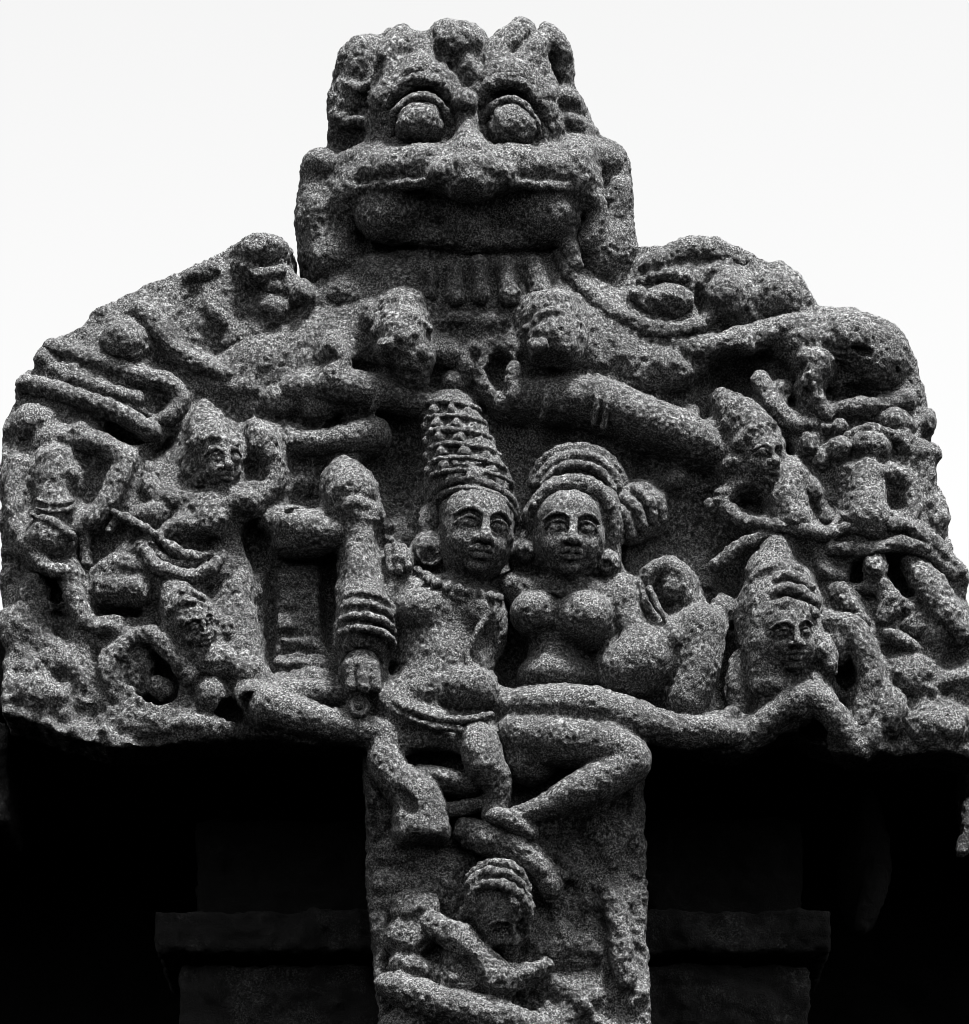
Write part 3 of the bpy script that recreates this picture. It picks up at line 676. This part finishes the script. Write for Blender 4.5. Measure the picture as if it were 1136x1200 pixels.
a2f = Frame(256, 543, 34, yaw=24, pitch=8, roll=-4, sc=.64)
a2 = attendant(face(a2f) + [
    T((240, 478, 12, 9), (242, 500, 22, 22), (248, 522, 28, 29), k=5), T((222, 520, 40, 4), (248, 512, 58, 5), (276, 520, 48, 4), k=3), T((226, 510, 34, 4), (246, 500, 50, 4), (266, 506, 42, 4), k=3), E(226, 548, 20, 12, 20, 16, k=5), E(234, 562, 30, 9, 9, 10, k=3),
    E(252, 600, 18, 46, 26, 28, -8, k=8), T((270, 590, 22, 20), (312, 578, 18, 16), k=6), T((250, 612, 30, 20), (215, 620, 24, 16), k=8), E(285, 588, 34, 20, 14, 16, k=6),
    T((300, 505, 22, 14), (309, 520, 26, 19), (320, 545, 22, 14), (322, 570, 18, 13), k=5), T((176, 552, 16, 10), (176, 570, 18, 12), (190, 584, 20, 13), (225, 588, 22, 13), k=5),
    E(180, 606, 12, 26, 18, 22, k=5), T((212, 618, 26, 14), (190, 628, 22, 10), k=5), E(215, 640, 6, 40, 30, 18, k=8), T((118, 676, 6, 15), (150, 664, 12, 18), (186, 676, 10, 16), k=8), T((122, 690, 8, 18), (160, 694, 12, 20), k=8),
    T((190, 632, 30, 5), (206, 645, 34, 6), (228, 652, 34, 6), (247, 650, 30, 5), k=3), T((166, 640, 26, 8), (184, 664, 32, 8), (220, 676, 34, 8), (250, 666, 30, 8), (260, 650, 24, 7), k=4), T((178, 640, 22, 5), (200, 660, 28, 5), (240, 662, 28, 5), k=3),
    X(225, 628, 44, 22, 5, 14, 10, k=4),
], 'attendant with a tall pointed cap turning his face to the right, left side', 84, h=1.2, wear=1.25)
part('sword', a2, [T((132, 600, 30, 4), (158, 612, 34, 5), (184, 628, 32, 4), k=2), T((138, 606, 26, 5), (128, 622, 22, 5), k=3)], h=1.3, seed=86)

a3f = Frame(228, 734, 34, yaw=22, pitch=24, roll=-26, sc=.58)
attendant(face(a3f) + [
    T((194, 684, 16, 10), (208, 698, 24, 20), (216, 714, 28, 25), k=5), T((196, 704, 40, 4), (216, 692, 50, 5), (238, 700, 44, 4), k=3), T((200, 716, 44, 4), (220, 703, 56, 4), (242, 712, 48, 4), k=3),
    T((140, 770, 14, 14), (152, 752, 20, 12), (180, 746, 26, 11), (203, 768, 28, 11), (222, 792, 24, 10), k=5), T((222, 768, 24, 12), (262, 772, 24, 16), (288, 788, 22, 14), k=6), E(250, 780, 14, 34, 22, 22, 15, k=6),
    E(188, 806, 6, 17, 12, 14, 30, k=8), E(160, 785, 4, 20, 34, 18, k=6), T((288, 790, 20, 14), (300, 815, 16, 12), k=5), E(270, 745, 10, 22, 26, 20, k=8), X(196, 790, 46, 12, 16, 16, k=4),
], 'crouching attendant with a ridged turban and bent head, lower left', 88, h=1.2, wear=1.3)

r1f = Frame(893, 535, 34, yaw=28, pitch=14, roll=-8, sc=.58)
attendant(face(r1f) + [
    T((846, 468, 12, 12), (868, 490, 24, 25), (884, 512, 28, 29), k=6), T((850, 495, 36, 4), (880, 486, 50, 5), (906, 498, 46, 4), k=3), E(870, 520, 40, 11, 11, 12, k=3), E(852, 512, 14, 20, 24, 18, k=6), E(862, 546, 26, 16, 13, 18, k=4), E(880, 554, 24, 20, 12, 18, k=5),
    T((926, 560, 24, 20), (922, 585, 26, 23), (930, 612, 24, 24), k=6), T((890, 558, 24, 13), (862, 570, 24, 11), (846, 590, 22, 11), (866, 610, 22, 10), (896, 618, 26, 10), k=4), T((926, 556, 26, 14), (945, 570, 22, 10), k=5), E(905, 558, 26, 22, 12, 18, k=6),
    E(953, 577, 16, 11, 13, 14, k=4), T((958, 590, 10, 10), (972, 610, 10, 10), k=5), X(884, 588, 34, 18, 16, 20, k=5),
], 'attendant with a hood and one arm bent in a ring, right of the raised arm', 91, h=1.2, wear=1.3)

attendant([
    E(1020, 524, 22, 27, 18, 22, 8, k=4), T((995, 512, 26, 6), (1020, 502, 34, 7), (1052, 512, 28, 7), k=3), E(1050, 498, 6, 26, 18, 22, 20, k=6), E(1056, 520, 8, 16, 22, 18, k=5),
    E(984, 527, 26, 15, 15, 16, k=3), E(984, 502, 22, 10, 10, 12, k=3), E(968, 504, 20, 9, 9, 10, k=3), E(948, 521, 20, 13, 15, 16, k=4), E(965, 540, 14, 16, 14, 14, k=4),
    T((992, 549, 26, 5), (1020, 553, 36, 6), (1050, 552, 26, 6), k=3), T((1015, 560, 20, 24), (1014, 585, 22, 26), (1016, 610, 22, 31), k=6), T((1045, 556, 20, 14), (1064, 566, 20, 11), (1070, 590, 18, 11), (1066, 612, 18, 11), k=4),
    arc(1015, 600, 30, 8, 195, 345, 34, 3, bulge=12), T((990, 552, 20, 10), (984, 580, 14, 8), k=5), X(1050, 585, 28, 10, 14, 18, k=3),
], 'small bare-chested attendant with broad head wrap near the right edge', 93, h=1.4, wear=1.1)

beast = part('elephant_head', gable, [
    E(1000, 404, 10, 48, 36, 38, 18, k=8), E(1030, 420, 8, 38, 44, 34, k=10), T((953, 376, 2, 8), (987, 373, 4, 9), (1020, 384, 4, 9), (1050, 408, 4, 9), (1068, 436, 2, 9), (1074, 466, 0, 9), k=4), X(1012, 408, 50, 16, 4.5, 18, 22, k=3),
    X(1003, 456, 26, 32, 16, 34, 8, k=5), E(1000, 482, 12, 34, 14, 24, -8, k=5), T((1036, 478, 8, 14), (1060, 470, 4, 14), k=6), E(950, 404, 14, 34, 22, 26, k=8), T((920, 396, 14, 14), (950, 392, 18, 14), k=6),
    T((945, 418, 30, 12), (962, 424, 34, 15), (952, 450, 28, 14), (955, 470, 24, 12), (970, 488, 20, 10), k=5), T((892, 448, 14, 12), (909, 478, 16, 13), (931, 497, 16, 12), (950, 500, 16, 11), k=5), XT((955, 386, 24, 3), (988, 386, 34, 3.5), (1018, 397, 36, 3.5), (1042, 418, 32, 3.5), (1057, 446, 22, 3), k=3), XT((977, 415, 46, 3), (976, 450, 42, 4), (980, 485, 36, 3), k=3), X(945, 462, 40, 8, 14, 18, 10, k=4),
], h=1.5, wear=1.2, seed=95, label='big beast head with open mouth curling over the upper right corner')

bf = Frame(922, 744, 46, yaw=16, pitch=16, roll=-8, sc=.76)
bearded = attendant([
    E(909, 650, 22, 20, 24, 24, k=6), T((905, 675, 20, 32), (910, 715, 24, 37), (905, 760, 24, 36), (900, 800, 18, 28), k=8), T((932, 688, 22, 22), (938, 716, 22, 20), k=8), E(893, 720, 28, 20, 44, 24, k=8),
    T((884, 678, 44, 5), (905, 664, 52, 6), (936, 668, 46, 6), k=4), T((896, 688, 46, 6), (924, 674, 60, 8), (950, 688, 46, 7), k=3), T((893, 704, 46, 6), (924, 690, 68, 8), (953, 704, 48, 7), k=3), T((890, 720, 46, 5), (922, 706, 72, 6), (955, 719, 50, 6), k=3), 
     T((948, 735, 40, 9), (964, 757, 40, 9), (974, 780, 36, 9), k=4), E(964, 764, 36, 13, 12, 14, k=4), T((888, 790, 36, 4), (906, 788, 44, 4), (926, 794, 38, 4), k=4), E(908, 806, 30, 24, 14, 22, k=8),
    T((870, 775, 8, 14), (864, 810, 8, 16), (868, 840, 6, 12), k=6), T((956, 795, 34, 7), (960, 815, 34, 10), k=4),
    T((976, 732, 24, 14), (998, 738, 28, 17), (1014, 766, 26, 16), (1020, 803, 22, 15), (1010, 846, 16, 13), k=5), E(985, 755, 20, 16, 24, 18, k=5),
    T((870, 870, 24, 12), (898, 846, 32, 15), (931, 822, 38, 17), (954, 818, 38, 18), (976, 838, 34, 16), (998, 872, 24, 13), k=6), E(935, 835, 26, 20, 16, 22, k=6),
] + face(bf), 'thickset dwarf in a tiered crown squatting with knees apart above the right ledge', 97, h=1.2, wear=.75)
part('shoulder_strap', bearded, [
    T((834, 592, 18, 8), (856, 604, 22, 8), (880, 613, 28, 8), (915, 618, 38, 8), (970, 626, 34, 8), (992, 620, 34, 8), (1030, 614, 36, 8), (1062, 614, 32, 9), (1098, 640, 22, 9), (1124, 670, 14, 9), k=3),
    T((976, 642, 28, 8), (1020, 645, 32, 8), (1056, 637, 30, 8), (1090, 648, 22, 8), (1116, 675, 14, 8), k=3), T((840, 662, 12, 9), (858, 648, 18, 9), (880, 634, 26, 8), (905, 628, 32, 7), k=4), E(1030, 630, 14, 56, 14, 16, -4, k=5), E(950, 640, 14, 20, 10, 14, 20, k=4), T((960, 650, 16, 10), (966, 668, 16, 13), (985, 676, 16, 10), k=5),
], h=1.4, wear=1.1, seed=98)
attendant([
    E(1026, 666, 22, 15, 17, 18, k=4), T((1026, 680, 16, 12), (1045, 704, 18, 15), (1036, 726, 14, 12), k=5), T((985, 694, 18, 13), (998, 712, 22, 13), (1012, 732, 18, 9), k=5), T((1068, 660, 10, 14), (1090, 690, 18, 20), (1110, 720, 18, 19), (1128, 745, 14, 14), k=6),
    T((1000, 690, 16, 8), (1026, 690, 16, 8), k=4), T((1046, 700, 18, 8), (1066, 712, 16, 8), k=4), E(1075, 735, 6, 24, 22, 18, k=6),
], 'eroded small dancing figure beneath the double band at the right edge', 99, h=1.5, wear=1.4)

rng = random.Random(5)
for _ in range(210):
    u_, v_ = rng.uniform(20, 1110), rng.uniform(340, 850)
    if 440 < u_ < 740 and 440 < v_ < 850:
        continue
    r_ = rng.uniform(7, 17)
    slab_ops.append(E(u_, v_, rng.uniform(-8, 6), r_ * rng.uniform(.9, 2.0), r_, r_ * rng.uniform(.8, 1.2), rng.uniform(0, 180), k=rng.uniform(4, 10)))
slab = part('slab', gable, [o for o in slab_ops if not (o[5] if o[0] == 'E' else o[3])] + SWELL + CUT + [o for o in slab_ops if (o[5] if o[0] == 'E' else o[3])], h=2.1, wear=1.2, base=(OUT, -90, -2, 7), lo=(-20, 262, -225), hi=(1185, 912, 80), seed=11,
            label='rough dark granite slab with a stepped arched outline behind the figures')

# ---- pillar below
PIL = [(424, 850), (427, 920), (431, 1000), (434, 1087), (442, 1150), (446, 1200), (452, 1620), (764, 1620), (764, 1200), (761, 1154), (757, 1020), (753, 937), (752, 850)]
pillar = part('pillar_shaft', gable, [E(rng.uniform(462, 722), rng.uniform(990, 1210), rng.uniform(-8, 2), rng.uniform(8, 26), rng.uniform(6, 14), rng.uniform(8, 14), rng.uniform(0, 180), k=8) for _ in range(60)] + [
    E(714, 985, 2, 34, 36, 14, 20, k=8), T((704, 1034, 8, 11), (722, 1066, 10, 13), (728, 1110, 8, 14), (734, 1150, 4, 14), k=5), E(470, 1000, 2, 30, 20, 16, k=6), E(520, 1015, 0, 40, 20, 10, k=8), X(485, 1012, 20, 12, 10, 12, k=4), E(460, 1035, 2, 26, 16, 14, k=6),
    X(690, 1000, 16, 14, 40, 12, -25, k=8), X(740, 1000, 14, 10, 20, 12, k=6), E(660, 1110, 0, 40, 14, 12, -15, k=8), X(735, 1190, 16, 20, 14, 16, k=6),
], h=1.9, wear=1.6, base=(PIL, -80, 2, 12), lo=(400, 840, -92), hi=(790, 1640, 110), seed=101, label='square carved granite shaft hanging below the god and goddess')
d1f = Frame(590, 1078, 26, yaw=16, pitch=42, roll=-16, sc=.74)
part('dwarf', pillar, face(d1f) + [
    E(584, 1050, 22, 40, 38, 32, -20, k=6), arc(582, 1060, 39, 38, 170, -5, 34, 5.6, bulge=22, rot=24, k=3), arc(584, 1068, 37, 32, 170, -5, 38, 5.6, bulge=26, rot=24, k=3), arc(580, 1052, 38, 42, 165, 0, 26, 5.6, bulge=22, rot=24, k=3),
    T((545, 1068, 16, 8), (560, 1062, 24, 10), k=5), T((548, 975, 18, 16), (572, 984, 26, 20), (607, 996, 30, 19), (631, 1016, 32, 17), (646, 1040, 28, 14), k=5), T((640, 1010, 30, 5), (662, 1028, 24, 4), k=3),
    E(487, 1066, 10, 28, 24, 22, k=6), E(478, 1100, 8, 30, 26, 22, k=6), T((505, 1085, 18, 16), (530, 1096, 26, 18), (558, 1120, 28, 18), (586, 1150, 26, 21), k=6), E(535, 1128, 12, 20, 18, 20, k=5), E(540, 1152, 10, 36, 22, 24, 12, k=6),
    T((586, 1152, 26, 18), (612, 1144, 20, 14), (640, 1132, 12, 10), k=6), T((452, 1154, 12, 14), (470, 1160, 20, 20), (520, 1180, 26, 22), (590, 1194, 24, 22), (640, 1215, 20, 20), k=6), T((470, 1130, 10, 16), (500, 1138, 12, 14), k=6), E(480, 1210, 4, 40, 30, 20, k=8),
    X(522, 1116, 42, 10, 6, 14, 30, k=3), X(612, 1158, 44, 8, 12, 14, k=3),
], h=1.3, wear=1.5, seed=103, label='crouching dwarf with a striped turban and bowed head, arms spread')


# ---------------------------------------------------------------- shaded building behind
def box_mesh(bm_list):
    V, Q = [], []
    for (u0, v0, d0, u1, v1, d1) in bm_list:
        b = len(V)
        for d in (d0, d1):
            for (u, v) in ((u0, v0), (u1, v0), (u1, v1), (u0, v1)):
                V.append((u, v, d))
        Q += [[b + i for i in q] for q in ((4, 7, 6, 5), (0, 1, 2, 3), (0, 4, 5, 1), (3, 2, 6, 7), (0, 3, 7, 4), (1, 5, 6, 2))]
    return np.array(V, float), np.array(Q)


def rough_block(name, u0, v0, u1, v1, d0, d1, parent, seed, label=None, h=5.0, cat=None, mat='shade_granite', rnd=8):
    """stone block whose front face covers (u0..u1, v0..v1)"""
    s_ = (DC - d1) / DC
    a = np.array([UC + (u0 - UC) * s_, VC + (v0 - VC) * s_, d1])
    b = np.array([UC + (u1 - UC) * s_, VC + (v1 - VC) * s_, d1])
    out = [(a[0], a[1]), (b[0], a[1]), (b[0], b[1]), (a[0], b[1])]
    o = part(name, parent, [], h=h, wear=1.4, base=(out, d0, d1, rnd), lo=(a[0] - 20, a[1] - 20, d0 - 20), hi=(b[0] + 20, b[1] + 20, d1 + 30), seed=seed, mat=M[mat], label=label)
    if cat:
        o['category'] = cat
    return o


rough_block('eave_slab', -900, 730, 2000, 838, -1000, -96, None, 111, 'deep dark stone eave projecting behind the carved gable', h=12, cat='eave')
capital = thing('column_capital', 'stone capital with a plain ledge in the shade behind the shaft', 'capital', world(pc(577, 1600, -300)))
rough_block('ledge', 182, 1066, 974, 1114, -460, -150, capital, 113, h=4, mat='half_shade_granite')
rough_block('neck', 212, 1130, 950, 1600, -440, -190, capital, 114, h=5, mat='half_shade_granite')
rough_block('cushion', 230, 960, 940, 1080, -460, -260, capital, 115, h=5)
rough_block('temple_wall', -900, 800, 2000, 1800, -1100, -1000, None, 116, 'temple wall in deep shade behind the capital', h=14, cat='wall')
bk = part('corbel', None, [T((1030, 985, -220, 14), (1030, 1020, -215, 16), (1022, 1056, -215, 15), (1010, 1084, -220, 10), k=6), E(1010, 1010, -300, 30, 90, 90, k=10)], h=2.5, seed=118, mat=M['shade_granite'],
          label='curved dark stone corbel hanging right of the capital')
bk['category'] = 'corbel'
rough_block('stone_jamb', -80, 850, 9, 962, -300, -100, None, 121, 'narrow dark stone jamb under the eave at the left edge', h=4, cat='jamb', mat='half_shade_granite')
bk2 = part('stone_bracket', None, [T((1142, 950, -120, 16), (1136, 975, -120, 12), (1128, 998, -120, 8), k=6), E(1160, 940, -180, 40, 60, 70, k=10)], h=2.5, seed=119,
           label='broken end of a stone bracket at the right edge under the eave')
bk2['category'] = 'bracket'

# ---------------------------------------------------------------- camera, light
cam = bpy.data.cameras.new('camera')
co = bpy.data.objects.new('camera', cam)
C.objects.link(co)
co.location = (0, -DC / PX, (1200 - VC) / PX)
co.rotation_euler = (math.pi / 2, 0, 0)
cam.sensor_fit = 'HORIZONTAL'
cam.sensor_width = 36
cam.lens = 36 * (DC / PX) / (1136 / PX)
cam.shift_y = (VC - 600) / 1136
cam.clip_end = 500
bpy.context.scene.camera = co

SUN_EL, SUN_AZ = 70, 32       # degrees; azimuth to the right of the photographer's back
w = bpy.data.worlds.new('World')
bpy.context.scene.world = w
w.use_nodes = True
nt = w.node_tree
bg = nt.nodes['Background']
sky = nt.nodes.new('ShaderNodeTexSky')
sky.sky_type = 'NISHITA'
sky.sun_disc = False
sky.sun_elevation = math.radians(SUN_EL)
sky.sun_rotation = math.radians(180 - SUN_AZ)
sky.dust_density = 6
sky.air_density = 1
bw = nt.nodes.new('ShaderNodeRGBToBW')
nt.links.new(sky.outputs[0], bw.inputs[0])
nt.links.new(bw.outputs[0], bg.inputs['Color'])
bg.inputs['Strength'].default_value = 0.05
sd = bpy.data.lights.new('sun', 'SUN')
sd.energy = 2.7
sd.angle = math.radians(12)
so = bpy.data.objects.new('sun', sd)
C.objects.link(so)
el, az = math.radians(SUN_EL), math.radians(SUN_AZ)
# direction towards the sun: (sin az cos el, -cos az cos el, sin el)
from mathutils import Vector
so.rotation_euler = Vector((math.sin(az) * math.cos(el), -math.cos(az) * math.cos(el), math.sin(el))).to_track_quat('Z', 'Y').to_euler()
so.location = (3, -6, 8)

sc = bpy.context.scene
sc.view_settings.view_transform = 'Standard'
sc.view_settings.look = 'None'
sc.view_settings.exposure = 3.2
sc.cycles.filter_width = 1.0
sc.view_settings.gamma = 1.0
